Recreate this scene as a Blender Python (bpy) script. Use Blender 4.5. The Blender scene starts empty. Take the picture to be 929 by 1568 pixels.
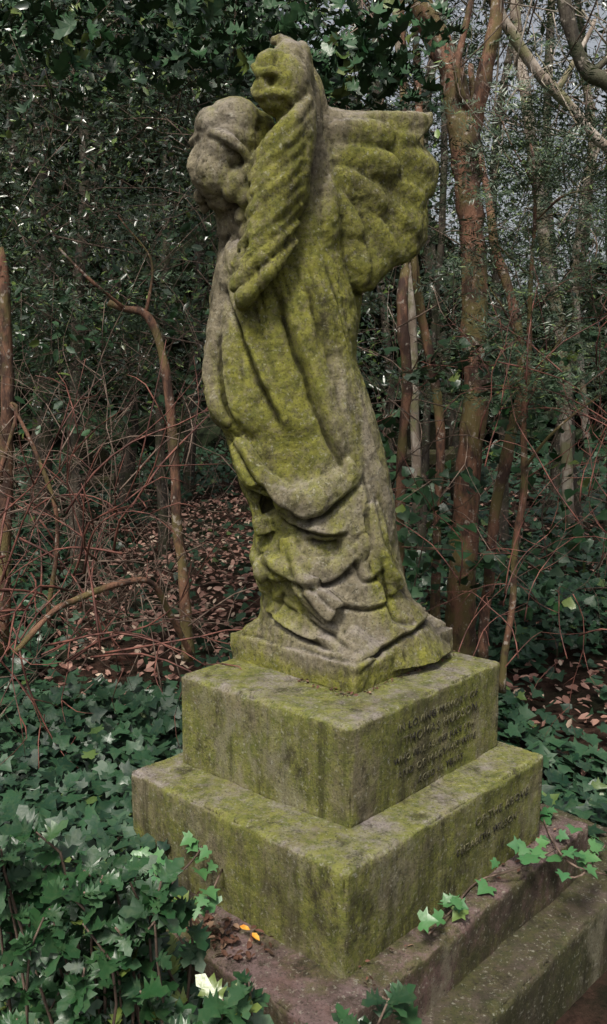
import bpy, math, random
import numpy as np
from mathutils import Vector, noise, Matrix
random.seed(5); rng=np.random.default_rng(7)
scene=bpy.context.scene
ZC=1.833; F=1300.0; PITCH=math.radians(9.5); CP,SP=math.cos(PITCH),math.sin(PITCH)
# survey point: bearing/height measured in the reference -> world position at a real distance d (metres north)
def S(px,py,d):
    Y=(784-py)/F; s=d/(CP+SP*Y)
    return Vector(((px-464)/F*s, d, ZC+s*(-SP+CP*Y)))
# ------------------------------------------------------------ mesh helpers
def build(name,V,faces,mat,smooth=False,parent=None):
    V=np.asarray(V,dtype=np.float32).reshape(-1,3)
    me=bpy.data.meshes.new(name)
    if isinstance(faces,np.ndarray):
        k=faces.shape[1]; n=len(faces)
        me.vertices.add(len(V)); me.vertices.foreach_set('co',V.ravel())
        me.loops.add(n*k); me.loops.foreach_set('vertex_index',faces.astype(np.int32).ravel())
        me.polygons.add(n); me.polygons.foreach_set('loop_start',np.arange(0,n*k,k,dtype=np.int32))
        me.update(calc_edges=True)
    else:
        me.from_pydata([tuple(v) for v in V],[],faces); me.update()
    if smooth: me.polygons.foreach_set('use_smooth',np.ones(len(me.polygons),dtype=bool))
    ob=bpy.data.objects.new(name,me); scene.collection.objects.link(ob)
    if mat: me.materials.append(mat)
    if parent: ob.parent=parent
    return ob
def empty(name):
    e=bpy.data.objects.new(name,None); scene.collection.objects.link(e); return e
class Geo:
    def __init__(s): s.v=[]; s.f=[]; s.n=0
    def add(s,V,Fc):
        s.v.extend(V); s.f.extend([tuple(i+s.n for i in f) for f in Fc]); s.n+=len(V)
    def obj(s,name,mat,smooth=True,parent=None): return build(name,np.array([tuple(v) for v in s.v]),s.f,mat,smooth,parent)
def catmull(pts,n):
    P=[Vector(p) for p in pts]; P=[P[0]*2-P[1]]+P+[P[-1]*2-P[-2]]; out=[]
    for i in range(1,len(P)-2):
        for k in range(n):
            t=k/n; a,b,c,d=P[i-1],P[i],P[i+1],P[i+2]
            out.append(0.5*((2*b)+(c-a)*t+(2*a-5*b+4*c-d)*t*t+(3*b-a-3*c+d)*t**3))
    out.append(P[-2]); return out
def tube(g,pts,radii,sides=6,sub=4,wig=0.0,lump=0.0):
    R=[Vector((r,0,0)) for r in radii]
    if sub>1: C=catmull(pts,sub); RR=[max(v.x,0.0008) for v in catmull(R,sub)]
    else: C=[Vector(p) for p in pts]; RR=list(radii)
    if wig:
        for c in C[1:-1]:
            c+=wig*noise.noise_vector(c*3.1)
    V=[];Fc=[]
    up=Vector((0.13,0.31,0.94))
    for i,c in enumerate(C):
        t=(C[min(i+1,len(C)-1)]-C[max(i-1,0)])
        if t.length<1e-6: t=Vector((0,0,1))
        t.normalize()
        a=t.cross(up)
        if a.length<0.2: a=t.cross(Vector((1,0,0)))
        a.normalize(); b=t.cross(a)
        for k in range(sides):
            th=2*math.pi*k/sides
            r=RR[i]
            q=c+(a*math.cos(th)+b*math.sin(th))*r
            if lump: q+=(q-c)*lump*noise.noise(q*14)
            V.append(q)
    for i in range(len(C)-1):
        for k in range(sides):
            k2=(k+1)%sides
            Fc.append((i*sides+k,i*sides+k2,(i+1)*sides+k2,(i+1)*sides+k))
    Fc.append(tuple(range(sides))[::-1]); m=(len(C)-1)*sides
    Fc.append(tuple(m+k for k in range(sides)))
    g.add(V,Fc)
def ellipsoid(g,c,r,rot=None,nu=20,nv=12,blunt=1.0):
    c=Vector(c);V=[];Fc=[]
    M=rot if isinstance(rot,Matrix) else (rot.to_matrix() if rot else Matrix.Identity(3))
    sg=lambda v:math.copysign(abs(v)**blunt,v)
    V.append(c+M@Vector((0,0,r[2])))
    for j in range(1,nv):
        ph=math.pi*j/nv
        for i in range(nu):
            th=2*math.pi*i/nu
            V.append(c+M@Vector((r[0]*sg(math.sin(ph)*math.cos(th)),r[1]*math.sin(ph)*math.sin(th),r[2]*sg(math.cos(ph)))))
    V.append(c+M@Vector((0,0,-r[2]))); L=len(V)-1
    for i in range(nu):
        i2=(i+1)%nu
        Fc.append((0,1+i,1+i2)); Fc.append((L,L-nu+i2,L-nu+i))
        for j in range(nv-2):
            a=1+j*nu; Fc.append((a+i,a+nu+i,a+nu+i2,a+i2))
    g.add(V,Fc)
def loft(g,rings):
    n=len(rings[0]);V=[q for r in rings for q in r];Fc=[]
    for i in range(len(rings)-1):
        for k in range(n):
            k2=(k+1)%n; Fc.append((i*n+k,i*n+k2,(i+1)*n+k2,(i+1)*n+k))
    Fc.append(tuple(range(n))[::-1]); m=(len(rings)-1)*n; Fc.append(tuple(m+k for k in range(n)))
    g.add(V,Fc)
def voxelize(ob,size,smooth_it=2,sf=0.5):
    m=ob.modifiers.new('r','REMESH'); m.mode='VOXEL'; m.voxel_size=size; m.use_smooth_shade=True
    if smooth_it:
        s=ob.modifiers.new('s','SMOOTH'); s.iterations=smooth_it; s.factor=sf
    dg=bpy.context.evaluated_depsgraph_get(); ev=ob.evaluated_get(dg)
    me=bpy.data.meshes.new_from_object(ev); mats=list(ob.data.materials)
    ob.modifiers.clear(); ob.data=me; me.materials.clear()
    for x in mats: me.materials.append(x)
    me.polygons.foreach_set('use_smooth',np.ones(len(me.polygons),dtype=bool))
    return ob
def getco(me):
    a=np.empty(len(me.vertices)*3,dtype=np.float32); me.vertices.foreach_get('co',a); return a.reshape(-1,3)
def getno(me):
    a=np.empty(len(me.vertices)*3,dtype=np.float32); me.vertices.foreach_get('normal',a); return a.reshape(-1,3)
def setco(me,a): me.vertices.foreach_set('co',a.astype(np.float32).ravel()); me.update()
def fbm(co,sc,oct=4,off=0):
    return np.array([noise.fractal(Vector((float(p[0])*sc+off,float(p[1])*sc,float(p[2])*sc)),0.9,2.0,oct) for p in co])
# ------------------------------------------------------------ materials
class N:
    def __init__(s,name):
        s.m=bpy.data.materials.new(name); s.m.use_nodes=True; s.t=s.m.node_tree; s.b=s.t.nodes['Principled BSDF']
        s.tc=s.t.nodes.new('ShaderNodeTexCoord'); s.geo=s.t.nodes.new('ShaderNodeNewGeometry')
    def l(s,a,b): s.t.links.new(a,b)
    def noise(s,scale,detail=6,rough=0.6,stretch=None,off=0):
        mp=s.t.nodes.new('ShaderNodeMapping'); s.l(s.tc.outputs['Object'],mp.inputs[0]); mp.inputs['Location'].default_value=(off,off*.7,off*1.3)
        if stretch: mp.inputs['Scale'].default_value=stretch
        n=s.t.nodes.new('ShaderNodeTexNoise'); s.l(mp.outputs[0],n.inputs['Vector'])
        n.inputs['Scale'].default_value=scale; n.inputs['Detail'].default_value=detail; n.inputs['Roughness'].default_value=rough
        return n.outputs['Fac']
    def attr(s,name):
        n=s.t.nodes.new('ShaderNodeAttribute'); n.attribute_name=name; return n.outputs['Fac']
    def ramp(s,x,a,b,ca=0,cb=1):
        n=s.t.nodes.new('ShaderNodeMapRange'); n.interpolation_type='SMOOTHSTEP'; s.l(x,n.inputs[0])
        n.inputs[1].default_value=a;n.inputs[2].default_value=b;n.inputs[3].default_value=ca;n.inputs[4].default_value=cb
        return n.outputs[0]
    def math(s,op,a,b):
        n=s.t.nodes.new('ShaderNodeMath'); n.operation=op
        for i,x in enumerate((a,b)):
            if isinstance(x,(int,float)): n.inputs[i].default_value=x
            else: s.l(x,n.inputs[i])
        return n.outputs[0]
    def mix(s,f,a,b,mode='MIX'):
        n=s.t.nodes.new('ShaderNodeMix'); n.data_type='RGBA'; n.blend_type=mode
        if isinstance(f,(int,float)): n.inputs[0].default_value=f
        else: s.l(f,n.inputs[0])
        for i,x in ((6,a),(7,b)):
            if isinstance(x,tuple): n.inputs[i].default_value=(*x,1)
            else: s.l(x,n.inputs[i])
        return n.outputs[2]
    def sep(s,v):
        n=s.t.nodes.new('ShaderNodeSeparateXYZ'); s.l(v,n.inputs[0]); return n.outputs
    def bump(s,h,strength=0.5,dist=0.01,prev=None):
        n=s.t.nodes.new('ShaderNodeBump'); s.l(h,n.inputs['Height']); n.inputs['Strength'].default_value=strength; n.inputs['Distance'].default_value=dist
        if prev: s.l(prev,n.inputs['Normal'])
        return n.outputs[0]
    def done(s,col,rough,bump=None,spec=0.3):
        s.l(col,s.b.inputs['Base Color'])
        if isinstance(rough,(int,float)): s.b.inputs['Roughness'].default_value=rough
        else: s.l(rough,s.b.inputs['Roughness'])
        s.b.inputs['Specular IOR Level'].default_value=spec
        if bump: s.l(bump,s.b.inputs['Normal'])
        return s.m
def stone(name,c1,c2,moss1,moss2,m0,m1,top,topamt=0.8,stretch=(1,1,.45),mscale=4,mossmax=.85,statue=False,stain=.8):
    k=N(name)
    a=k.noise(7,8,.7); col=k.mix(k.ramp(a,.40,.60),c1,c2)
    mo=k.noise(mscale,9,.72,stretch,3.1); nz=k.sep(k.geo.outputs['Normal'])[2]
    mcol=k.mix(k.ramp(k.noise(26,6,.75,None,9),.36,.64),moss1,moss2)
    if statue: mo=k.math('ADD',mo,k.math('MULTIPLY',k.attr('moss'),.28))
    f=k.math('MULTIPLY',k.ramp(mo,m0,m1),mossmax)
    # finer break-up of the moss film
    f=k.math('MULTIPLY',f,k.ramp(k.noise(40,6,.75,None,17),.32,.54,.35,1))
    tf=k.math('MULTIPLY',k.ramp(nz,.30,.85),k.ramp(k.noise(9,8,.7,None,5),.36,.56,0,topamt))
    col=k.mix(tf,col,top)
    if statue: col=k.mix(k.math('MULTIPLY',k.attr('bare'),k.ramp(k.noise(20,7,.75,None,51),.34,.62,.1,.85)),col,(.34,.30,.245))
    col=k.mix(f,col,mcol)
    # dark algae stains, rain streaks and pale lichen flecks
    col=k.mix(k.ramp(k.noise(12,9,.78,(1,1,.6),12),.50,.68,0,stain),col,(.035,.030,.018))
    if not statue:
        st=k.math('MULTIPLY',k.ramp(k.noise(11,7,.7,(1,1,.09),61),.46,.64,0,.75),k.ramp(nz,.2,.6,1,0))
        col=k.mix(st,col,(.045,.042,.02))
        st=k.math('MULTIPLY',k.ramp(k.noise(5,8,.75,(1,1,.5),71),.52,.64,0,.6),k.ramp(nz,.2,.6,1,0))
        col=k.mix(st,col,(.27,.245,.17))
    col=k.mix(k.ramp(k.noise(3,7,.7,(1,1,.5),41),.50,.66,0,.55),col,(.05,.042,.03))
    col=k.mix(k.ramp(k.noise(75,5,.7,None,22),.56,.68,0,.5),col,(.42,.41,.33))
    col=k.mix(k.ramp(k.noise(150,3,.6,None,31),.53,.68,0,.6),col,(.035,.033,.022))
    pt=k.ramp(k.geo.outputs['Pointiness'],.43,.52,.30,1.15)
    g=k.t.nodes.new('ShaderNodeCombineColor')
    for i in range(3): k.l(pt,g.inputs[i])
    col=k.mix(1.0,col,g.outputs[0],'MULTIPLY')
    b=k.bump(k.noise(24,9,.78),.9,.020); b=k.bump(k.noise(130,5,.7,None,2),.9,.005,b)
    return k.done(col,.93,b,.2)
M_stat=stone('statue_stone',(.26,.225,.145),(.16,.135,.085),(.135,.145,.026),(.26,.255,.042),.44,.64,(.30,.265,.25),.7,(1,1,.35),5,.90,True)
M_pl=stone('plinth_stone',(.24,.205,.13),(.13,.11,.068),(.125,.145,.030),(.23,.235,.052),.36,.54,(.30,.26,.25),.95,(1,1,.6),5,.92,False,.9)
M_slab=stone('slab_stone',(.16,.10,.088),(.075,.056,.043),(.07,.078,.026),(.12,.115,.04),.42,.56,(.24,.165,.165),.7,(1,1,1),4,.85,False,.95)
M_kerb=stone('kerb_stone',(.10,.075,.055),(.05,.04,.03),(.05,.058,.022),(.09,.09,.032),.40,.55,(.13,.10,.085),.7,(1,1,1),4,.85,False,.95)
def leafmat(name,c1,c2,c3,rough=.35,spec=.5,big=1.2,rare=.93,near=False):
    k=N(name); r=k.geo.outputs['Random Per Island']
    col=k.mix(r,c1,c2)
    rr=k.math('FRACT',k.math('MULTIPLY',r,37.7),0)
    col=k.mix(k.ramp(rr,rare,rare+.01),col,c3)
    if near:
        col=k.mix(k.ramp(k.noise(70,3,.6),.45,.7,0,.2),col,(.09,.12,.05))
        r2=k.ramp(k.math('FRACT',k.math('MULTIPLY',r,91.3),0),0,1,rough-.03,rough+.2)
        return k.done(col,r2,k.bump(k.noise(60,2,.5),.3,.004),spec)
    return k.done(col,rough,None,spec)
M_ivy=leafmat('ivy_leaf',(.007,.026,.015),(.026,.070,.032),(.07,.115,.03),.37,.42,near=True,rare=.97)
M_ivyf=leafmat('ivy_leaf_fresh',(.035,.12,.042),(.07,.17,.055),(.11,.17,.05),.40,.45,near=True)
M_holly=leafmat('holly_leaf',(.007,.030,.011),(.024,.074,.024),(.10,.14,.03),.35,.48,near=True,rare=.96)
M_bg=leafmat('laurel_leaf',(.008,.022,.009),(.030,.060,.022),(.12,.18,.045),.26,.65,rare=.91)  # rare brighter leaf colour paints lit spots into the foliage
M_yew=leafmat('yew_leaf',(.025,.050,.028),(.075,.11,.062),(.15,.21,.06),.38,.5)
M_can=leafmat('canopy_leaf',(.02,.05,.018),(.05,.10,.03),(.09,.14,.04),.5,.3)
M_lit=leafmat('dead_leaf',(.18,.085,.065),(.46,.27,.21),(.54,.41,.31),.6,.35,rare=.85)
def bark(name,c1,c2,c3,rough=.75,fine=True):
    k=N(name); col=k.mix(k.ramp(k.noise(14,6,.7,(1,1,.35)),.40,.58),c1,c2)
    if not fine: return k.done(col,rough,None,.3)
    col=k.mix(k.ramp(k.noise(4,6,.65,None,4),.46,.60,0,.8),col,c3)
    col=k.mix(k.ramp(k.noise(30,4,.65,None,14),.58,.66,0,.75),col,(.36,.31,.26))
    return k.done(col,rough,k.bump(k.noise(40,6,.7,(1,1,.3)),.9,.014),.35)
M_red=bark('red_bark',(.20,.10,.062),(.05,.027,.02),(.13,.11,.038))
M_pale=bark('pale_bark',(.46,.40,.34),(.22,.17,.13),(.18,.18,.08))
M_dark=bark('dark_bark',(.10,.082,.062),(.032,.026,.021),(.05,.055,.026))
M_twig=bark('twig_bark',(.19,.135,.105),(.07,.048,.036),(.1,.09,.07),.7,False)
M_rtwig=bark('red_twig_bark',(.20,.08,.06),(.07,.03,.025),(.1,.09,.07),.6,False)
# ------------------------------------------------------------ plinth
def quad_prism(g,F_,R_,L_,z0,z1,grow=0):
    F_,R_,L_=Vector(F_),Vector(R_),Vector(L_); B=R_+L_-F_
    loft(g,[[Vector((p.x,p.y,z)) for p in (F_,R_,B,L_)] for z in (z0,z1)])
plinth=empty('monument_plinth')
def tier(name,Fp,Rp,Lp,z0,z1,mat,chip=.010,vs=.009,off=0):
    g=Geo(); quad_prism(g,Fp,Rp,Lp,z0,z1); ob=g.obj(name,mat,True,plinth); voxelize(ob,vs,2)
    me=ob.data; co=getco(me); no=getno(me)
    n1=fbm(co,3.2,3,off); n2=fbm(co,16,4,off+5)
    Fv,Rv,Lv=(np.array(p) for p in (Fp,Rp,Lp))
    e1=(Rv-Fv)/np.linalg.norm(Rv-Fv); e2=(Lv-Fv)/np.linalg.norm(Lv-Fv)
    mx=np.maximum(np.maximum(abs(no[:,0]*e1[0]+no[:,1]*e1[1]),abs(no[:,0]*e2[0]+no[:,1]*e2[1])),abs(no[:,2]))
    edge=np.clip((0.985-mx)/.25,0,1)
    d=n1*.004+n2*.0022-edge*chip*np.clip(n2+.35,0,1.5)
    setco(me,co+no*d[:,None]); return ob
ZB=.37;ZA=.65;ZT=.933
tier('tier_upper',(.1215,2.042),(.621,2.550),(-.371,2.433),ZB+.27,ZT,M_pl,.014,.008,off=1)
tier('tier_lower',(.098,1.850),(.756,2.488),(-.522,2.378),ZB-.04,ZA,M_pl,.017,off=2)
tier('slab',(.052,1.666),(.936,2.567),(-.77,2.40),.17,ZB,M_slab,.020,.010,off=3)
tier('kerb',(.075,1.50),(1.25,2.70),(-.95,2.45),-.1,.21,M_kerb,.024,.013,off=4)
# inscription: worn lead letters set on the right-hand faces
ins=N('lead_lettering'); insm=ins.done(ins.mix(ins.ramp(ins.noise(16,7,.7),.42,.62),(.022,.020,.016),(.13,.12,.065)),.8)
def inscribe(name,lines,Fp,Rp,z0,z1,u0,size,dz,mat):
    Fp,Rp=Vector((*Fp,0)),Vector((*Rp,0)); e=(Rp-Fp).normalized(); n=Vector((e.y,-e.x,0))
    L=(Rp-Fp).length
    for i,(txt,u,sz) in enumerate(lines):
        cu=bpy.data.curves.new(name,'FONT'); cu.body=txt; cu.size=sz; cu.align_x='CENTER'; cu.extrude=.0012; cu.resolution_u=2; cu.space_character=1.15
        tmp=bpy.data.objects.new(name,cu); scene.collection.objects.link(tmp)
        dg=bpy.context.evaluated_depsgraph_get(); me=bpy.data.meshes.new_from_object(tmp.evaluated_get(dg))
        bpy.data.objects.remove(tmp)
        M=Matrix(((e.x,0,n.x,0),(e.y,0,n.y,0),(0,1,0,0),(0,0,0,1)))
        p=Fp+e*(u*L)+n*.0018; p.z=z1-dz*(i+1)
        me.transform(Matrix.Translation(p)@M); me.materials.clear(); me.materials.append(mat)
        ob=bpy.data.objects.new('%s_line_%d'%(name,i+1),me); scene.collection.objects.link(ob); ob.parent=plinth
inscribe('inscription',[('IN LOVING MEMORY OF',.54,.032),('THOMAS HUDSON',.56,.038),('WHO FELL ASLEEP JULY 9TH',.52,.027),('AND OF MARY HIS WIFE',.54,.031),('AGED 66 YEARS',.56,.028)],(.1215,2.042),(.621,2.550),ZA,ZT-.03,.5,.03,.045,insm)
inscribe('lower_inscription',[('OF THE ABOVE',.74,.036),('ELIZABETH WILSON',.66,.030)],(.098,1.850),(.756,2.488),ZB,ZA-.04,.5,.03,.055,insm)
# ------------------------------------------------------------ statue
g=Geo()
D0=2.6
rows=[(178,462,500,.07),(195,440,515,.10),(250,405,515,.14),(300,365,520,.16),(350,338,525,.17),(400,331,530,.175),(450,323,542,.18),(500,320,547,.185),(550,321,545,.19),(600,317,563,.195),(640,322,574,.20),(662,346,580,.195),(700,354,590,.195),(750,370,600,.2),(800,392,605,.2),(850,382,612,.2),(900,402,622,.205),(950,397,655,.215),(992,392,690,.23)]
zs=[S(464,r[0],D0).z for r in rows][::-1]; tab=[(S(r[1],r[0],D0).x,S(r[2],r[0],D0).x,r[3]) for r in rows][::-1]
zz=np.linspace(zs[0],zs[-1],90); rings=[]
xl=np.interp(zz,zs,[t[0] for t in tab]); xr=np.interp(zz,zs,[t[1] for t in tab]); dp=np.interp(zz,zs,[t[2] for t in tab])
for i,z in enumerate(zz):
    cx=(xl[i]+xr[i])/2; rx=(xr[i]-xl[i])/2; ry=dp[i]; ring=[]
    low=max(0,min(1,(1.9-z)/.9))
    for k in range(96):
        th=2*math.pi*k/96
        c,s_=math.cos(th),math.sin(th)
        back=1 if s_>0 else .35
        m=1+back*(.035*math.sin(11*th+3*z+1.2*math.sin(4*z))+.03*low*math.sin(7*th-5*z))
        mm=1+ (m-1)*min(1,abs(s_)*1.4)
        ring.append(Vector((cx+rx*c*mm,D0+ry*s_*mm,z)))
    rings.append(ring)
loft(g,rings)
# base block and hem spread
bF,bR,bL=Vector((.145,2.262,0)),Vector((.484,2.637,0)),Vector((-.229,2.574,0)); bC=(bR+bL)/2; bB=bR+bL-bF
quad_prism(g,(.145,2.262),(.484,2.637),(-.229,2.574),ZT-.004,1.015)
hr=[]
for z,sc,rd in ((1.0,.93,.0),(1.03,.92,.06),(1.055,.84,.2),(1.09,.72,.5),(1.14,.60,.9),(1.22,.48,1)):
    ring=[]
    cs=[bF,bR,bB,bL]
    for e in range(4):
        for k in range(14):
            p=cs[e].lerp(cs[(e+1)%4],k/14)-bC
            q=p.normalized()*.27
            p=p.lerp(q,rd)*sc
            p*=1+.04*math.sin(k*1.35+e*2)*(1 if z>1.01 else 0)
            ring.append(Vector((bC.x+p.x,bC.y+p.y,z)))
    hr.append(ring)
loft(g,hr)
# head (bowed to the left, worn), neck, hair
R=Matrix.Rotation(math.radians(28),3,'Y').to_quaternion()
ellipsoid(g,S(350,228,2.5),(.092,.105,.118),R)
ellipsoid(g,S(362,192,2.5),(.078,.10,.072),R)
ellipsoid(g,S(328,200,2.49),(.060,.09,.055),R)
ellipsoid(g,S(385,225,2.53),(.07,.085,.10),R)
ellipsoid(g,S(335,268,2.48),(.066,.078,.074),R)
ellipsoid(g,S(340,305,2.50),(.048,.05,.046),R)
ellipsoid(g,S(318,258,2.45),(.036,.045,.055),R)
ellipsoid(g,S(304,250,2.485),(.022,.035,.045),R)
ellipsoid(g,S(362,282,2.44),(.04,.04,.05),R)
tube(g,[S(300,232,2.49),S(294,258,2.475),S(304,284,2.48)],[.014,.015,.014],8,3)
tube(g,[S(292,220,2.52),S(306,204,2.45),S(336,205,2.395),S(366,226,2.39),S(388,256,2.42)],[.010,.013,.014,.013,.011],8,5)
for (a,b_,d,r) in [(385,262,2.42,.026),(388,285,2.43,.028),(377,302,2.43,.026),(385,320,2.45,.028),(372,332,2.46,.024),(398,250,2.44,.028),(306,300,2.52,.018),(312,318,2.54,.016)]:
    ellipsoid(g,S(a,b_,d),(r*1.1,r,r*1.2))
for i in range(6):
    a=i/5; tube(g,[S(308+a*70,202+a*18,2.44-.03*math.sin(a*3)),S(325+a*55,178+a*14,2.435),S(350+a*35,161+a*18,2.48),S(372+a*20,170+a*20,2.54)],[.008,.012,.012,.008],7,4)
tube(g,[S(358,285,2.53),S(372,335,2.56),S(400,390,2.58)],[.07,.085,.11],14,4)
ellipsoid(g,S(395,400,2.52),(.11,.12,.13)); ellipsoid(g,S(360,420,2.56),(.06,.11,.11))
ellipsoid(g,S(492,230,2.60),(.055,.08,.12)); ellipsoid(g,S(497,340,2.58),(.055,.12,.16))
# near wing (edge-on, folded forward), layered feathers sweeping down-left
nw=[(452,108,.040),(460,150,.055),(458,200,.066),(450,250,.074),(438,300,.076),(420,345,.068),(402,385,.050),(388,415,.030),(383,434,.018)]
for d,ox in ((2.43,-6),(2.50,4),(2.56,12)):
    tube(g,[S(a+ox,b_,d+.0) for a,b_,r in nw],[r*.86 for a,b_,r in nw],14,3)
for i in range(9):
    y0=150+i*27; x0=474-i*2.5; w=[0,0,2,4,6,6,2,-6,-16][i]
    ex=[392,386,384,382,380,368,358,358,370][i]
    tube(g,[S(x0,y0,2.40),S((x0+ex)/2+8,y0+40,2.36-.004*(i%2)),S(ex+10,y0+88+w*.4,2.375),S(ex+2,y0+106+w*.4,2.42)],[.012,.022,.026,.012],10,4)
# its curled-over crest, standing above the head
ellipsoid(g,S(412,104,2.42),(.040,.05,.046)); ellipsoid(g,S(404,138,2.41),(.034,.05,.036)); ellipsoid(g,S(440,130,2.42),(.058,.07,.08))
ellipsoid(g,S(442,92,2.44),(.046,.055,.050)); ellipsoid(g,S(462,116,2.47),(.030,.07,.09)); ellipsoid(g,S(424,158,2.41),(.05,.05,.034))
tube(g,[S(458,130,2.43),S(456,98,2.44),S(444,74,2.44),S(428,62,2.45),S(412,62,2.45)],[.030,.030,.026,.018,.010],10,4)
tube(g,[S(448,150,2.37),S(420,140,2.36),S(396,146,2.38),S(384,136,2.40)],[.012,.014,.015,.010],8,4)
tube(g,[S(446,122,2.37),S(420,110,2.36),S(398,112,2.375),S(386,100,2.40)],[.012,.014,.015,.010],8,4)
tube(g,[S(444,98,2.385),S(424,84,2.385),S(404,86,2.39)],[.012,.014,.010],8,4)
# far wing, spread to the right: broad plate with two shallow layers of worn feathers
out=[(478,170),(500,163),(530,168),(552,170),(575,176),(600,170),(630,172),(662,172),(664,186),(652,202),(640,214),(656,232),(670,252),(670,275),(664,296),(652,310),(654,335),(652,364),(642,388),(624,403),(606,410),(590,424),(572,444),(552,452),(534,440),(524,410),(512,360),(500,300),(485,230)]
def wd(px): return 2.56+.16*((px-480)/190)- .05*math.sin(max(0,(px-480))/190*math.pi)
n=len(out); cxw,cyw=570,300; ringsW=[]
for t,sc in ((-.030,.55),(-.028,.86),(-.014,.97),(.008,1.0),(.036,.985),(.055,.88),(.06,.6)):
    ringsW.append([S(cxw+(a-cxw)*sc,cyw+(b_-cyw)*sc,wd(cxw+(a-cxw)*sc)+t) for a,b_ in out])
V=[q for r in ringsW for q in r]; Fc=[]; nr=len(ringsW)
for i in range(nr-1):
    for k in range(n): Fc.append((i*n+k,i*n+(k+1)%n,(i+1)*n+(k+1)%n,(i+1)*n+k))
c0=len(V); V.append(S(cxw,cyw,wd(cxw)-.031)); V.append(S(cxw,cyw,wd(cxw)+.062))
for k in range(n): Fc.append((c0,(k+1)%n,k)); Fc.append((c0+1,(nr-1)*n+k,(nr-1)*n+(k+1)%n))
g.add(V,Fc)
def feather(p0,p1,wdt,off,th=.013,tilt=.16):
    a=S(p0[0],p0[1],wd(p0[0])+off); b=S(p1[0],p1[1],wd(p1[0])+off); X=(b-a); L=X.length; X.normalize()
    Y=Vector((0,1,0)); Y=(Y-X*Y.dot(X)).normalized(); Z=X.cross(Y)
    Y2=(Y*math.cos(tilt)+Z*math.sin(tilt)); Z2=X.cross(Y2)
    M=Matrix((X,Y2,Z2)).transposed()
    ellipsoid(g,(a+b)/2,(L/2,th,wdt),M,22,14,.72)
for p0,p1,w_ in [((520,190),(654,184),.030),((530,215),(640,212),.030),((530,235),(662,258),.046),((525,262),(650,312),.046),((520,285),(642,362),.048),((515,300),(606,402),.046),((512,318),(556,440),.044)]:
    feather(p0,p1,w_,-.020,.024)
for p0,p1,w_ in [((500,205),(604,208),.042),((505,235),(612,262),.046),((502,265),(590,322),.046),((500,290),(548,368),.040)]:
    feather(p0,p1,w_,-.040,.022)
tube(g,[S(495,240,2.58),S(516,330,2.60),S(530,430,2.62),S(534,505,2.64)],[.06,.065,.050,.03],12,4)
# hanging sleeve end on the left
tube(g,[S(352,420,2.54),S(335,520,2.52),S(333,600,2.50),S(350,648,2.47)],[.035,.04,.04,.014],12,4)
tube(g,[S(352,650,2.52),S(370,700,2.50),S(392,760,2.47),S(408,815,2.47)],[.026,.030,.030,.034],10,4)
# blousing of the tunic over the hip and gathered cloth near the hem
tube(g,[S(360,675,2.47),S(395,735,2.44),S(445,762,2.43),S(500,748,2.43),S(540,715,2.45)],[.03,.045,.055,.055,.04],12,5)
tube(g,[S(400,870,2.47),S(450,868,2.43),S(510,860,2.43),S(555,825,2.46)],[.04,.045,.05,.045],12,5)
tube(g,[S(560,770,2.47),S(575,840,2.47),S(600,900,2.49)],[.04,.05,.045],12,4)
tube(g,[S(440,820,2.44),S(450,850,2.43),S(470,900,2.40),S(510,940,2.38)],[.03,.035,.04,.04],12,4)
stat=g.obj('angel_statue',M_stat); voxelize(stat,.0052,3)
me=stat.data; co=getco(me); no=getno(me)
def pdist(P,poly):
    best=np.full(len(P),1e9); sgn=np.zeros(len(P)); tt=np.zeros(len(P)); L=0; segs=[]
    for a,b_ in zip(poly[:-1],poly[1:]): segs.append((L,np.linalg.norm(b_-a))); L+=segs[-1][1]
    for (a,b_),(l0,l) in zip(zip(poly[:-1],poly[1:]),segs):
        d=b_-a; t=np.clip(((P-a)@d)/(d@d),0,1); q=P-(a+t[:,None]*d); r=np.linalg.norm(q,axis=1)
        s_=np.sign(d[0]*q[:,1]-d[1]*q[:,0]); m=r<best
        best[m]=r[m]; sgn[m]=s_[m]; tt[m]=(l0+t[m]*l)/L
    return best,sgn,tt
wx=fbm(co,7,3,40); wz=fbm(co,7,3,60)
P2=co[:,[0,2]]+np.stack([wx,wz],1)*.008
fw0=np.clip((-no[:,1]+.25)*1.6,0,1); wing=(co[:,0]>S(515,300,2.6).x)&(co[:,2]>S(500,458,2.6).z)
fw=fw0*(~wing)
disp=np.zeros(len(co))
def ridge(pts,A,w,groove=0.6,side=1,d=2.42,taper=True,mask=None):
    global disp
    c=catmull([S(a,b_,d) for a,b_ in pts],5); poly=np.array([(v.x,v.z) for v in c])
    r,s_,t=pdist(P2,poly)
    tp=np.clip(np.minimum(t,1-t)*5+.1,0,1) if taper else 1
    sd=r*s_*side
    h=A*np.exp(-np.abs(np.where(sd>0,r*1.6,r*.55)/w)**1.4)-A*groove*np.exp(-((sd-w*.95)/(w*.48))**2)
    disp+=h*tp*(fw if mask is None else mask)
# long folds falling from the breast
ridge([(350,430),(372,500),(404,575),(442,658)],.022,.022,1.0,-1)
ridge([(395,460),(420,540),(436,600)],.006,.018,.7,-1)
ridge([(430,430),(458,520),(486,600),(515,675),(542,722)],.022,.022,1.1,-1)
ridge([(460,400),(492,490),(515,570),(530,640)],.010,.018,.9,-1)
ridge([(480,380),(510,480),(535,570),(562,650),(590,740),(612,850)],.012,.018,.9,1)
ridge([(505,380),(530,500),(552,590),(575,680)],.006,.013,.8,1)
ridge([(372,470),(378,540),(380,610)],.007,.02,.7,-1)
ridge([(340,500),(345,580),(362,652)],.013,.017,.9,-1)
ridge([(325,600),(350,652),(365,662)],.014,.014,.5,1)
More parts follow.
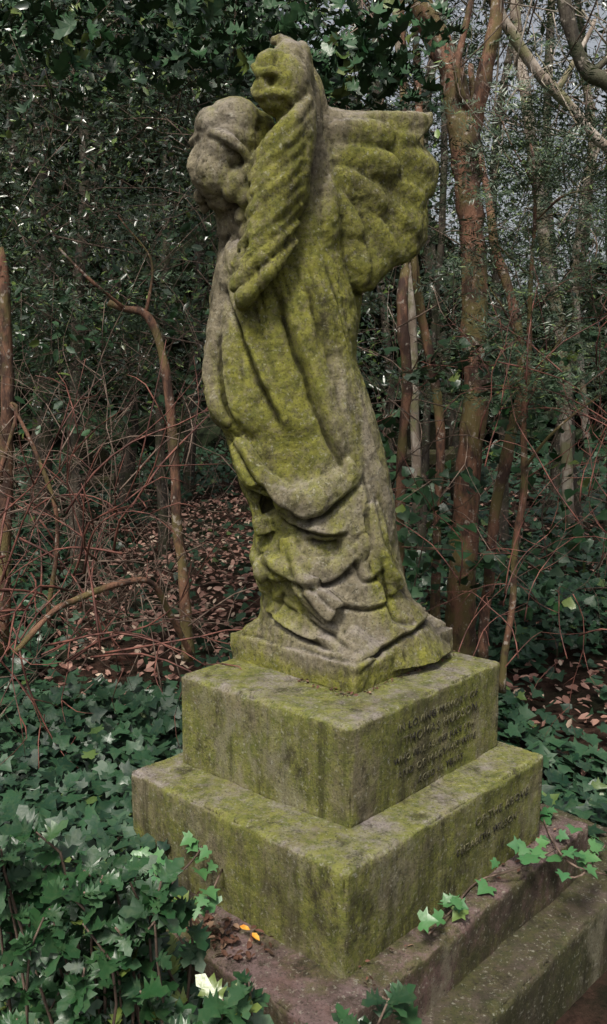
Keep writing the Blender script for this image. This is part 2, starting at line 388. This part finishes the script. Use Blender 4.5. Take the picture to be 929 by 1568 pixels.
# swags
ridge([(352,662),(378,705),(415,755),(462,782),(500,772),(530,745)],.018,.020,1.2,-1)
ridge([(545,722),(556,760),(552,800),(560,830)],.012,.018,.8,1)
ridge([(430,790),(465,806),(500,812),(532,808)],.020,.016,1.2,-1)
ridge([(385,838),(420,870),(462,884),(510,876),(548,846)],.012,.020,1.0,-1)
ridge([(385,850),(400,885),(404,930)],.014,.018,.6,1)
ridge([(560,740),(575,800),(590,850),(618,905)],.014,.02,.9,1)
ridge([(548,850),(558,885),(585,870)],.010,.014,.9,-1)
ridge([(445,840),(462,885),(490,925),(520,945)],.011,.018,.9,-1)
ridge([(470,880),(520,915),(570,925),(600,910)],.010,.016,1.0,-1)
ridge([(575,850),(580,910),(600,960),(650,975)],.014,.018,.9,1)
ridge([(430,905),(415,940),(402,948)],.010,.014,.8,1)
ridge([(400,950),(430,972),(462,985),(515,992)],.018,.013,1.1,-1,2.34)
ridge([(470,950),(505,970),(540,992)],.008,.013,.8,-1,2.34)
ridge([(545,1000),(580,985),(630,968),(690,955)],.014,.014,1.0,-1,2.42)
ridge([(600,905),(625,935),(665,955)],.010,.014,.8,1,2.42)
# hollows
ridge([(398,740),(406,772),(414,795)],-.055,.020,0,1)
ridge([(465,826),(500,829),(525,824)],-.040,.013,0,1)
ridge([(450,792),(480,797)],-.025,.012,0,1)
ridge([(415,935),(460,955)],-.012,.012,0,1,2.35)
ridge([(345,345),(365,372),(380,380)],-.03,.03,0,1)
ridge([(306,246),(318,247)],-.008,.012,0,1,2.45)
for i in range(7):
    x=400+i*19; ridge([(x,395+6*i%17),(x+8+i,455),(x+22+i*2,540)],.004,.010,.7,1 if i%2 else -1)
n1=fbm(co,9,4,2); n2=fbm(co,34,3,8)
disp=np.clip(disp,-.06,.04)+n1*.0052+n2*.0028
setco(me,co+no*disp[:,None])
# where moss thrives / where the stone is worn bare
def blobs(L):
    a=np.zeros(len(co))
    for px,py,rx,ry,w in L:
        c=S(px,py,2.5); sx=rx*.00192; sy=ry*.00195
        a+=w*np.exp(-((co[:,0]-c.x)/sx)**2-((co[:,2]-c.z)/sy)**2)
    return np.clip(a,-.6,1)
ms=blobs([(430,500,50,100,.9),(450,620,50,75,.8),(460,690,45,45,.5),(375,720,22,70,1.2),(415,810,35,35,.9),(590,320,70,80,1),(560,380,50,60,.9),(620,240,45,55,.6),(520,430,24,95,1),(545,520,20,70,.8),(560,260,50,50,.4),(420,270,42,110,.7),(430,130,40,40,.3),(420,900,60,50,.6),(480,840,70,30,.35),(450,1030,120,25,.9),(600,1010,90,30,.7),(580,880,30,60,.6),(340,220,60,60,-.4),(500,260,30,80,-.2),(345,560,25,100,.1)])
ba=blobs([(345,190,50,40,.9),(340,250,40,40,.5),(505,240,25,60,.4),(520,500,25,120,.4),(545,640,40,80,.7),(510,755,70,40,.9),(500,800,50,20,.6),(520,870,80,50,.5),(480,960,90,40,.6),(350,520,30,140,.5),(440,100,40,50,.3),(400,865,40,40,.6),(590,800,30,80,.4)])
for nm,ar in (('moss',ms),('bare',ba)):
    at=me.attributes.new(nm,'FLOAT','POINT'); at.data.foreach_set('value',ar.astype(np.float32))
# ------------------------------------------------------------ ground
def gh(x,y):
    d=math.hypot(x,y-2)
    h=.10*noise.noise(Vector((x*.35,y*.35,1)))+.05*noise.noise(Vector((x*1.3,y*1.3,4)))
    h+=.012*max(0,d-14)
    return h-.02 if d>1.6 else (h-.02)*(d/1.6)-.0
ax=np.concatenate([-np.geomspace(90,6,18),np.linspace(-5.6,5.6,90),np.geomspace(6,90,18)]); ay=np.concatenate([-np.geomspace(90,3,12),np.linspace(-2.5,14,130),np.geomspace(14.5,110,18)])
V=[(x,y,gh(x,y)) for y in ay for x in ax]; nx=len(ax)
Fq=np.array([(j*nx+i,j*nx+i+1,(j+1)*nx+i+1,(j+1)*nx+i) for j in range(len(ay)-1) for i in range(nx-1)])
k=N('forest_floor'); col=k.mix(k.ramp(k.noise(18,8,.7),.35,.65),(.026,.017,.012),(.085,.048,.036)); col=k.mix(k.ramp(k.noise(1.2,6,.6),.45,.6),col,(.020,.022,.012))
M_floor=k.done(col,.95,k.bump(k.noise(40,8,.8),1,.03),.1)
build('ground',V,Fq,M_floor,True)
# ------------------------------------------------------------ leaf engines
def fan(outl,zf):
    pts=[(0,.3,0)]+[(x,y,zf(x,y,i)) for i,(x,y) in enumerate(outl)]
    n=len(outl); return np.array(pts),np.array([(0,1+i,1+(i+1)%n) for i in range(n)])
half=[(.12,-.1),(.42,-.2),(.62,-.02),(.46,.16),(.78,.42),(.40,.44),(.2,.72)]
IVY=fan([(0,0)]+half+[(0,1.0)]+[(-a,b_) for a,b_ in half[::-1]],lambda x,y,i:.22*abs(x)-.12*y*y)
half2=[(.3,-.15),(.62,.1),(.50,.40),(.22,.72)]
IVY2=fan([(0,0)]+half2+[(0,1.0)]+[(-a,b_) for a,b_ in half2[::-1]],lambda x,y,i:.22*abs(x)-.12*y*y)
hh=[(.12,.08),(.36,.06),(.22,.24),(.44,.34),(.25,.46),(.40,.64),(.17,.74),(.22,.92)]
HOL=fan([(0,0)]+hh+[(0,1.15)]+[(-a,b_) for a,b_ in hh[::-1]],lambda x,y,i:(.22 if abs(x)>.3 else -.02)+.05*y)
OVA=(np.array([(0,0,0),(.24,.3,.06),(.2,.7,.05),(0,1,-.05),(-.2,.7,.05),(-.24,.3,.06)]),np.array([(0,1,2),(0,2,3),(0,3,4),(0,4,5)]))
RH=(np.array([(0,0,0),(.22,.45,.06),(0,1,-.03),(-.22,.45,.06)]),np.array([(0,1,2),(0,2,3)]))
NEE=(np.array([(0,0,0),(.09,.4,0.02),(0,1,0),(-.09,.4,0.02)]),np.array([(0,1,2),(0,2,3)]))
def frames(Nn,T):
    Z=Nn/np.linalg.norm(Nn,axis=1,keepdims=True); X=np.cross(T,Z); X/=np.linalg.norm(X,axis=1,keepdims=True)+1e-9; Y=np.cross(Z,X)
    return np.stack([X,Y,Z],axis=2)
class Leaves:
    def __init__(s): s.V=[];s.F=[];s.n=0
    def add(s,tm,P,Nn,T,sc):
        Rm=frames(Nn,T); tv,tf=tm
        V=np.einsum('nij,kj->nki',Rm,tv)*np.asarray(sc)[:,None,None]+P[:,None,:]
        n=len(P); kk=len(tv)
        s.V.append(V.reshape(-1,3)); s.F.append((tf[None]+(np.arange(n)*kk)[:,None,None]+s.n).reshape(-1,3)); s.n+=n*kk
    def obj(s,name,mat,parent=None): return build(name,np.concatenate(s.V),np.concatenate(s.F),mat,False,parent)
def rn(n,k=3): return rng.normal(size=(n,k))
PF=np.array((.052,1.666)); PA=np.linalg.inv(np.stack([np.array((.884,.901)),np.array((-.822,.734))],1))
def puv(x,y): return (np.stack([x,y],1)-PF)@PA.T
def inplinth(x,y,m=.0):
    q=puv(x,y); return (q[:,0]>-m)&(q[:,0]<1+m)&(q[:,1]>-m)&(q[:,1]<1+m)
def ghv(x,y): return np.array([gh(float(a),float(b_)) for a,b_ in zip(x,y)])
def cover(n,x0,x1,y0,y1): return rng.uniform(x0,x1,n),rng.uniform(y0,y1,n)
lv=Leaves()
def litterzone(x,y):
    a=((x+1.0)/.9)**2+((y-8.0)/4.2)**2<1.0
    b_=((x-1.9)/.8)**2+((y-4.3)/.8)**2<1.0
    return a|b_
def bareside(x,y):   # strip beside the kerb kept leafless; dark floor colour stands in for shade
    q=puv(x,y); return (q[:,0]>-.1)&(q[:,0]<1.12)&(q[:,1]<0)&(q[:,1]>-.62)
def ivy(n,x0,x1,y0,y1,s0,s1,h,tm=IVY):
    x,y=cover(n,x0,x1,y0,y1); keep=~inplinth(x,y,.04)&~bareside(x,y)
    lz=litterzone(x,y); keep&=~(lz&(rng.uniform(size=n)<.90))
    nz=np.array([noise.noise(Vector((a*1.1,b_*1.1,3.3))) for a,b_ in zip(x,y)]); keep&=(nz>-.38)|(rng.uniform(size=n)<.3)
    x,y,nz=x[keep],y[keep],nz[keep]
    z=ghv(x,y)+.02+rng.uniform(0,1,len(x))**.8*h*(.6+nz)
    P=np.stack([x,y,z],1); m=len(x)
    lv.add(tm,P,np.array((0,-.2,1.0))+rn(m)*.40,rn(m),rng.uniform(s0,s1,m))
ivy(8000,-2.6,2.6,.6,4.2,.038,.078,.34); ivy(2500,-2.6,2.6,.6,4.2,.038,.07,.34,IVY2)
ivy(14000,-4.5,4.5,4.0,9,.045,.08,.32,IVY2); ivy(4000,-3,3,3.6,6,.045,.08,.35)
ivy(13000,-8,8,9,20,.07,.11,.35,IVY2)
# ivy mound left of the plinth, climbing over the slab's left end
n=5600; x=rng.uniform(-2.1,.0,n); y=rng.uniform(1.2,3.7,n); q=puv(x,y)
out_l=np.clip(-q[:,0]*1.26,0,None)
onslab=(q[:,0]>-.05)&(q[:,0]<.16)&(q[:,1]>.66)&(q[:,1]<1.2)
keep=(onslab)|(q[:,1]>.98)|((q[:,0]<-.03)&(q[:,1]>.35))
x,y,q,onslab,out_l=x[keep],y[keep],q[keep],onslab[keep],out_l[keep]
h=np.where(onslab,ZB+.01+rng.uniform(0,.10,len(x)),.10+.36*np.exp(-(out_l/.8)**2)*rng.uniform(.45,1,len(x)))
lv.add(IVY,np.stack([x,y,h],1),np.array((.05,-.3,1.0))+rn(len(x))*.40,rn(len(x)),rng.uniform(.035,.070,len(x)))
lv.obj('ivy_ground_cover',M_ivy)
# dead leaf litter
ll=Leaves()
x,y=cover(30000,-6,6,1,14); kz=litterzone(x,y)|(rng.uniform(size=len(x))<.24); kz&=~inplinth(x,y,.0)&~bareside(x,y); x,y=x[kz],y[kz]
ll.add(OVA,np.stack([x,y,ghv(x,y)+rng.uniform(.005,.07,len(x))],1),np.array((0,-.15,1.))+rn(len(x))*.4,rn(len(x)),rng.uniform(.04,.085,len(x)))
ll.obj('leaf_litter',M_lit)
lc=Leaves(); e1=np.array((.884,.901)); e2=np.array((-.822,.734))
n=150; u=rng.uniform(.015,.11,n); v=rng.beta(2,2,n)*.42+.22
P=PF+u[:,None]*e1+v[:,None]*e2
lc.add(OVA,np.column_stack([P,np.full(n,ZB+.004)+rng.uniform(0,.018,n)]),np.array((0,0,1.))+rn(n)*.35,rn(n),rng.uniform(.010,.032,n))
n=30; u=rng.uniform(.1,.9,n); v=rng.uniform(.015,.1,n); P=PF+u[:,None]*e1+v[:,None]*e2
lc.add(OVA,np.column_stack([P,np.full(n,ZB+.004)+rng.uniform(0,.012,n)]),np.array((0,0,1.))+rn(n)*.3,rn(n),rng.uniform(.008,.022,n))
# crumbs of moss and leaf caught where the figure's base meets the die
n=120; t=rng.uniform(0,1,n); o=rng.uniform(.004,.03,n)
a0=np.array((.145,2.262)); aR=np.array((.484,2.637)); aL=np.array((-.229,2.574))
P=np.where((rng.uniform(size=n)<.6)[:,None],a0+(aR-a0)*t[:,None]+np.array((.74,-.67))*o[:,None],a0+(aL-a0)*(t*.5)[:,None]+np.array((-.64,-.77))*o[:,None])
lc.add(OVA,np.column_stack([P,np.full(n,ZT+.003)+rng.uniform(0,.006,n)]),np.array((0,0,1.))+rn(n)*.4,rn(n),rng.uniform(.005,.016,n))
M_lit2=leafmat('rotted_leaf',(.03,.02,.012),(.14,.065,.045),(.28,.18,.12),.8,.2,rare=.88)
lc.obj('fallen_leaves_on_plinth',M_lit2)
def at_z(px,py,z):
    v=S(px,py,1.0)-Vector((0,0,ZC)); t=(z-ZC)/v.z; return Vector((0,0,ZC))+v*t
k=N('orange_leaf'); mo=k.done(k.mix(k.ramp(k.noise(50),.4,.6),(.55,.20,.02),(.6,.32,.05)),.6)
fl=Leaves()
for a,b_,tx in ((366,1418,1),(385,1428,.3)):
    fl.add(OVA,np.array([tuple(at_z(a,b_,ZB+.035))]),np.array([(0.1,-.3,1.)]),np.array([(tx,-.3,0)]),np.array([.030]))
fl.obj('fallen_leaf',mo)
# fresh ivy sprays trailing over the slab
iv=Leaves(); gi=Geo()
def trail(pts,z,n,s0=.03,s1=.05):
    c=[at_z(a,b_,z+.03+.03*math.sin(i*2)) for i,(a,b_) in enumerate(pts)]
    tube(gi,c,[.003]*len(c),5,4); cc=catmull(c,8)
    idx=rng.integers(0,len(cc),n); P=np.array([tuple(cc[i]) for i in idx])+rn(n)*np.array((.025,.025,.012))
    P[:,2]+=.02
    iv.add(IVY,P,np.array((0,-.35,1.0))+rn(n)*.33,rn(n)+np.array((0,-.3,0)),rng.uniform(s0,s1,n))
trail([(850,1300),(790,1330),(730,1350),(690,1395),(655,1430)],ZB,17,.024,.05)
trail([(929,1340),(870,1320),(835,1265),(820,1200)],ZB,16,.024,.045)
trail([(929,1290),(890,1340),(850,1340)],ZB,8)
trail([(330,1250),(300,1310),(250,1350),(215,1310)],.47,18,.03,.045)
trail([(340,1330),(310,1390),(270,1420),(300,1480)],.46,12,.025,.045)
iv.obj('trailing_ivy',M_ivyf); gi.obj('trailing_ivy_stem',M_twig).parent=bpy.data.objects['trailing_ivy']
# holly bush, bottom-left foreground
hl=Leaves(); gh2=Geo()
def hstem(px,py,d,n=12):
    p2=S(px,py,d); p1=p2+Vector((rng.normal()*.04,.04+rng.normal()*.03,-.16)); p0=Vector((p1.x+rng.normal()*.08,p1.y+.06,.02))
    tube(gh2,[p0,p1,p2],[.004,.003,.002],5,3); cc=catmull([p0,p1,p2],8)[6:]
    idx=rng.integers(0,len(cc),n); P=np.array([tuple(cc[j]) for j in idx])
    T=rn(n)*np.array((1,1,.25)); hl.add(HOL,P,np.array((0,-.3,1.))+rn(n)*.38,T,rng.uniform(.034,.060,n))
for i in range(85):
    px=rng.uniform(-30,270); py=rng.uniform(1270+max(0,px-120)*.6,1620); hstem(px,py,rng.uniform(1.40,1.75),14)
for i in range(18): hstem(rng.uniform(250,430),rng.uniform(1500,1620)+0,rng.uniform(1.35,1.45),10)
for i in range(6): hstem(rng.uniform(530,600),rng.uniform(1520,1590),rng.uniform(1.30,1.36),8)
hb=hl.obj('holly_bush',M_holly); gh2.obj('holly_stems',M_twig,True,hb)
# ------------------------------------------------------------ trees
def tree(name,mat,limbs,sides=9,wig=.02,k=1.0):
    g=Geo()
    for pts in limbs:
        tube(g,[S(a,b_,d) for a,b_,d,r in pts],[r*k for *_,r in pts],sides,6,wig,.3)
    return g.obj(name,mat,True)
tree('woodland_tree',M_red,[
 [(702,1010,4.6,.085),(708,900,4.6,.068),(716,760,4.6,.062),(724,600,4.6,.062),(726,450,4.6,.060),(718,320,4.6,.058),(712,250,4.6,.062)],
 [(712,255,4.6,.060),(705,190,4.6,.058),(690,110,4.65,.058),(660,40,4.7,.055),(625,-40,4.7,.05),(560,-200,4.8,.04)],
 [(712,262,4.6,.045),(726,200,4.55,.038),(744,110,4.5,.034),(758,30,4.5,.03),(768,-60,4.5,.026),(780,-200,4.5,.02)],
 [(726,190,4.6,.02),(700,120,4.5,.016),(712,40,4.5,.014),(735,-60,4.5,.01)]],12,.02,1.14)
tree('sapling_tree',M_red,[[(600,1000,4.2,.035),(608,880,4.2,.029),(612,740,4.2,.026),(622,620,4.2,.025),(618,500,4.2,.027),(622,415,4.25,.026),(640,300,4.5,.022),(640,120,4.8,.02),(636,-60,5,.015)]])
tree('sapling_tree',M_red,[[(665,1000,4.5,.034),(668,900,4.5,.026),(670,780,4.5,.024),(672,660,4.5,.025),(655,540,4.5,.025),(636,430,4.5,.022),(622,300,4.6,.018),(618,120,4.7,.015),(615,-50,4.7,.012)]])
tree('sapling_tree',M_red,[[(738,1010,4.3,.032),(744,900,4.3,.028),(758,790,4.3,.028),(778,680,4.3,.030),(802,590,4.3,.028),(794,510,4.35,.026),(770,430,4.4,.026),(752,340,4.4,.022),(740,270,4.5,.018),(720,100,4.7,.014)]])
tree('sapling_tree',M_red,[[(768,1060,3.7,.017),(782,940,3.7,.015),(796,780,3.7,.015),(806,640,3.7,.014),(814,480,3.7,.011),(818,340,3.7,.008),(812,220,3.7,.004)],
 [(806,640,3.7,.009),(830,560,3.8,.007),(880,480,3.9,.004)],[(812,560,3.7,.007),(780,480,3.6,.004),(750,440,3.6,.003)],[(800,720,3.7,.008),(850,660,3.6,.006),(929,600,3.6,.004)],
 [(818,340,3.7,.005),(860,300,3.6,.004),(910,285,3.5,.002)],[(816,420,3.7,.005),(770,380,3.6,.004),(745,370,3.5,.002)],[(816,300,3.7,.004),(850,240,3.6,.003),(880,190,3.6,.002)],[(816,290,3.7,.004),(785,230,3.6,.003),(765,180,3.6,.002)]])
tree('pale_tree',M_pale,[[(870,800,6.5,.045),(862,560,6.5,.045),(835,380,6.5,.045),(808,180,6.5,.042),(790,40,6.5,.04),(775,-100,6.5,.035)]])
tree('pale_tree',M_pale,[[(760,10,5.0,.035),(800,80,5.0,.03),(850,140,5.0,.03),(905,200,5.0,.028),(990,290,5.0,.03),(1080,520,5.1,.05),(1090,1000,5.3,.06)],[(850,140,5.0,.02),(880,90,5.0,.016),(910,30,5.0,.01)]])
tree('pale_tree',M_pale,[[(640,800,6.5,.040),(630,500,6.5,.032),(620,180,6.5,.036),(610,60,6.5,.036),(606,-80,6.5,.035)]])
tree('pale_tree',M_pale,[[(900,700,7,.035),(880,420,7,.032),(905,200,7,.03),(870,20,7,.028),(860,-120,7,.02)],[(890,300,7,.018),(930,180,7,.014),(960,60,7,.01)]])
tree('dark_tree',M_dark,[[(850,-60,4.0,.03),(880,60,4.0,.03),(905,110,4.0,.032),(950,160,4.0,.035),(1020,400,4.1,.05),(1030,900,4.3,.07)],[(905,110,4.0,.016),(960,60,4.0,.01)]])
for (a,b_,d,r) in ((560,0,9,.06),(690,0,10,.07),(930,0,9,.07),(845,0,11,.06),(60,0,9,.10),(190,0,11,.09),(300,0,12,.08),(-60,0,7,.12),(120,0,7,.05),(250,0,8.5,.05),(20,0,11,.07),(770,0,8,.04),(590,0,12,.06),(660,0,7,.03),(880,0,8,.035)):
    q=rng.normal(size=4)*18
    tree('background_tree',M_dark,[[(a+q[0],900,d,r*1.3),(a+q[1],600,d,r),(a+q[2],250,d,r*.9),(a+q[3],-100,d,r*.7),(a,-400,d,r*.5)]])
tree('bent_sapling',M_red,[[(288,1010,3.5,.030),(282,930,3.5,.024),(274,830,3.5,.022),(264,700,3.5,.020),(254,600,3.5,.019),(243,525,3.5,.018),(222,482,3.5,.018),(190,472,3.5,.013),(165,463,3.5,.012)],
 [(190,472,3.5,.008),(140,430,3.4,.006),(90,380,3.4,.004)],[(222,482,3.5,.008),(230,400,3.5,.004),(180,330,3.5,.003)]],10,.015)
tree('fallen_branch',M_red,[[(292,1005,3.4,.012),(262,945,3.3,.014),(228,892,3.2,.013),(180,896,3.1,.012),(120,918,3.0,.012),(80,938,2.9,.011),(20,1000,2.8,.010)]],9,.01)
tree('bent_sapling',M_red,[[(5,1000,3.6,.03),(8,760,3.6,.028),(12,600,3.6,.028),(4,470,3.6,.028),(-5,380,3.6,.025)]])
tree('bent_sapling',M_red,[[(0,740,3.2,.010),(25,640,3.2,.007),(15,620,3.2,.005)],[(15,620,3.2,.006),(60,700,3.2,.008),(85,790,3.2,.008),(75,960,3.2,.010)]])
def twigs(name,n,xr_,yr,dr,lr,r0,mat,up=(0,0,1),spread=.8,sides=4):
    g=Geo()
    for i in range(n):
        p=S(rng.uniform(*xr_),rng.uniform(*yr),rng.uniform(*dr)); L=rng.uniform(*lr)
        d=(Vector(up)+Vector(rng.normal(size=3))*spread).normalized(); pts=[p]; rr=[r0]
        for j in range(5):
            d=(d+Vector(rng.normal(size=3))*.28+Vector((0,0,-.06*j))).normalized(); p=p+d*L/5; pts.append(p.copy()); rr.append(r0*(1-.17*(j+1)))
            if j in(1,2,3):
                e=(d+Vector(rng.normal(size=3))*.8).normalized(); q=p+e*L*.18; q2=q+(e+Vector(rng.normal(size=3))*.4)*L*.15
                tube(g,[p,q,q2],[r0*.55,r0*.4,r0*.2],3,2)
        tube(g,pts,rr,sides,2)
    return g.obj(name,mat,True)
twigs('bramble_thicket',130,(-80,300),(700,1060),(2.9,4.8),(.4,1.1),.0036,M_twig,(.1,0,1),.8)
twigs('bramble_thicket',50,(-60,200),(760,1020),(2.7,3.6),(.5,1.0),.005,M_rtwig,(.3,0,.5),.9)
twigs('understorey_twigs',220,(-100,360),(-60,650),(3.8,8),(.6,1.8),.0036,M_twig,(0.5,0,-.1),.7)
twigs('understorey_twigs',240,(560,1050),(-60,950),(3.8,8),(.6,1.8),.0042,M_twig,(0,0,1),.8)
twigs('understorey_twigs',70,(700,1000),(-60,400),(4.5,8),(.8,1.8),.006,M_pale,(0.2,0,1),.7)
twigs('understorey_twigs',45,(680,960),(500,1050),(2.9,4),(.4,1.0),.0032,M_rtwig,(0.2,0,1),.8)
# ------------------------------------------------------------ foliage masses
def clumps(L,n,per,xr_,yr,dr,rad,s0,s1,tm=RH,pos=None):
    for i in range(n):
        c=np.array(tuple(S(rng.uniform(*xr_),rng.uniform(*yr),rng.uniform(*dr)))); r=rng.uniform(*rad)
        m=int(per*rng.uniform(.5,1.4)); q=rn(m); q/=np.linalg.norm(q,axis=1,keepdims=True); q*=rng.uniform(0,1,(m,1))**.45*r; q[:,2]*=.6
        P=c+q; L.add(tm,P,np.array((0,-.3,.8))+rn(m)*.6,rn(m),rng.uniform(s0,s1,m))
b=Leaves()
clumps(b,320,85,(-250,420),(-120,520),(3.9,8.0),(.20,.45),.03,.065,RH)
clumps(b,45,50,(-250,330),(480,640),(4.5,7.5),(.15,.35),.03,.06,RH)
clumps(b,220,110,(-350,560),(-250,620),(8,13),(.5,1.1),.07,.13)
clumps(b,80,60,(-120,600),(-100,180),(3.2,5.5),(.2,.45),.03,.06,OVA)
clumps(b,200,90,(420,1200),(220,620),(7,13),(.45,.9),.05,.10)
clumps(b,130,50,(480,1150),(-150,280),(6,13),(.3,.7),.045,.085)
b.obj('background_foliage',M_bg)
yw=Leaves()
def sprays(L,n,xr_,yr,dr,l0,l1,s0,s1):
    for i in range(n):
        p=np.array(tuple(S(rng.uniform(*xr_),rng.uniform(*yr),rng.uniform(*dr)))); Ln=rng.uniform(l0,l1)
        d=rng.normal(size=3)*np.array((1,1,.35)); d/=np.linalg.norm(d); up=np.array((0,0,1.))+rng.normal(size=3)*.45
        sd=np.cross(d,up); sd/=np.linalg.norm(sd); nn=np.cross(sd,d)
        for br in range(5):
            m=22; t=np.linspace(.05,1,m)
            if br==0: dd=d; o=p; LL=Ln
            else: dd=d*.7+sd*(.75 if br%2 else -.75); o=p+d*Ln*(.15+.17*br); LL=Ln*.5*(1-.12*br)
            dd=dd/np.linalg.norm(dd); ss=np.cross(dd,nn)
            C=o+dd*(t*LL)[:,None]; C[:,2]-=(t**2)*LL*.15
            sg=np.where(np.arange(m)%2==0,1,-1)[:,None]
            T=dd*.6+ss*sg+rn(m)*.1
            L.add(NEE,C,np.tile(nn,(m,1))+rn(m)*.25,T,rng.uniform(s0,s1,m)*(1-.4*t))
sprays(yw,320,(690,1050),(150,620),(3.4,7),.25,.6,.03,.05)
sprays(yw,210,(540,1050),(-100,330),(4.5,8),.3,.7,.04,.065)
sprays(yw,190,(-100,330),(100,600),(3.5,6),.25,.6,.028,.045)
sprays(yw,130,(735,940),(170,620),(3.3,3.9),.2,.4,.028,.042)
yw.obj('yew_foliage',M_yew)
lf=Leaves()
clumps(lf,42,16,(-40,620),(-40,110),(2.9,3.6),(.12,.3),.05,.085,HOL)
clumps(lf,16,9,(460,640),(100,175),(2.9,3.4),(.08,.2),.05,.08,HOL)
clumps(lf,50,14,(560,940),(520,900),(3.9,5.5),(.12,.3),.04,.07,IVY2)
clumps(lf,30,12,(20,330),(300,700),(3.6,5),(.12,.3),.04,.07,OVA)
lf.obj('holly_foliage',M_holly)
# overhead canopy (shades the wood, open above the grave)
cn=Leaves(); n=22000
x=rng.uniform(-12,12,n); y=rng.uniform(5.6,17,n); z=rng.uniform(6.2,9,n)+np.maximum(0,(y-10))*.1
nz=np.array([noise.noise(Vector((a*.5,b_*.5,c*.4))) for a,b_,c in zip(x,y,z)])
kp=(nz>-.02+np.clip(x*.12+.12,-.2,.7)); x,y,z=x[kp],y[kp],z[kp]
cn.add(RH,np.stack([x,y,z],1),np.array((0,0,1.))+rn(len(x))*.5,rn(len(x)),rng.uniform(.14,.26,len(x)))
cn.obj('tree_canopy',M_can)
# distant woodland bank
V=[];Fc=[]; na,nh=120,26
for j in range(nh):
    for i in range(na):
        a=math.radians(-100+200*i/(na-1)); x0=math.sin(a); y0=math.cos(a)
        H=9.5-5.6*max(0,min(1,(math.degrees(a)+1)/14)) + 1.6*noise.noise(Vector((i*.33,0,7)))
        R_=18+1.6*noise.noise(Vector((i*.35,j*.4,2)))+.9*noise.noise(Vector((i*1.1,j*1.2,5)))
        V.append((x0*R_,y0*R_+1,-.3+H*j/(nh-1)))
for j in range(nh-1):
    for i in range(na-1): Fc.append((j*na+i,j*na+i+1,(j+1)*na+i+1,(j+1)*na+i))
k=N('woodland_bank'); M_bank=k.done(k.mix(k.ramp(k.noise(5,9,.8),.4,.65),(.006,.008,.005),(.035,.048,.024)),.95,None,.1)
build('distant_woodland',V,Fc,M_bank,False)
def grave(px,py,d,w,h):
    c=S(px,py,d); g=Geo()
    prof=[(-w/2,-.3),(w/2,-.3),(w/2,h*.75)]+[(w/2*math.cos(t),h*.75+h*.25*math.sin(t)) for t in np.linspace(.2,math.pi-.2,9)]+[(-w/2,h*.75)]
    loft(g,[[Vector((c.x+a,c.y+o,c.z+b_)) for a,b_ in prof] for o in (0,.12)])
    tube(g,[Vector((c.x-w*.65,c.y+.06,c.z)),Vector((c.x+w*.65,c.y+.06,c.z))],[.12,.12],6,1)
    g.obj('gravestone',M_kerb,False)
grave(140,738,12,.5,.5); grave(655,700,9.5,.45,.42); grave(590,700,12,.4,.6)
# ------------------------------------------------------------ light, sky, camera
w=bpy.data.worlds.new('World'); scene.world=w; w.use_nodes=True; nt=w.node_tree
sky=nt.nodes.new('ShaderNodeTexSky'); sky.sky_type='NISHITA'; sky.sun_disc=False
EL,AZ=math.radians(58),math.radians(-160)
sky.sun_elevation=EL; sky.sun_rotation=AZ; sky.dust_density=5; sky.air_density=1.0
hs=nt.nodes.new('ShaderNodeHueSaturation'); hs.inputs['Saturation'].default_value=.30
nt.links.new(sky.outputs[0],hs.inputs['Color']); nt.links.new(hs.outputs[0],nt.nodes['Background'].inputs[0]); nt.nodes['Background'].inputs[1].default_value=.145
sd=bpy.data.lights.new('sun','SUN'); sd.energy=4.0; sd.angle=math.radians(10); sd.color=(1,.94,.83)
so=bpy.data.objects.new('sun',sd); scene.collection.objects.link(so)
dirv=Vector((math.sin(AZ)*math.cos(EL),math.cos(AZ)*math.cos(EL),math.sin(EL)))
so.rotation_euler=dirv.to_track_quat('Z','Y').to_euler()
cam=bpy.data.cameras.new('camera'); cam.sensor_fit='VERTICAL'; cam.sensor_height=36; cam.lens=36*F/1568; cam.clip_end=400; cam.clip_start=.02
co_=bpy.data.objects.new('camera',cam); scene.collection.objects.link(co_); co_.location=(0,0,ZC); co_.rotation_euler=(math.radians(90)-PITCH,0,0); scene.camera=co_
scene.view_settings.view_transform='Standard'; scene.view_settings.look='None'; scene.view_settings.exposure=0
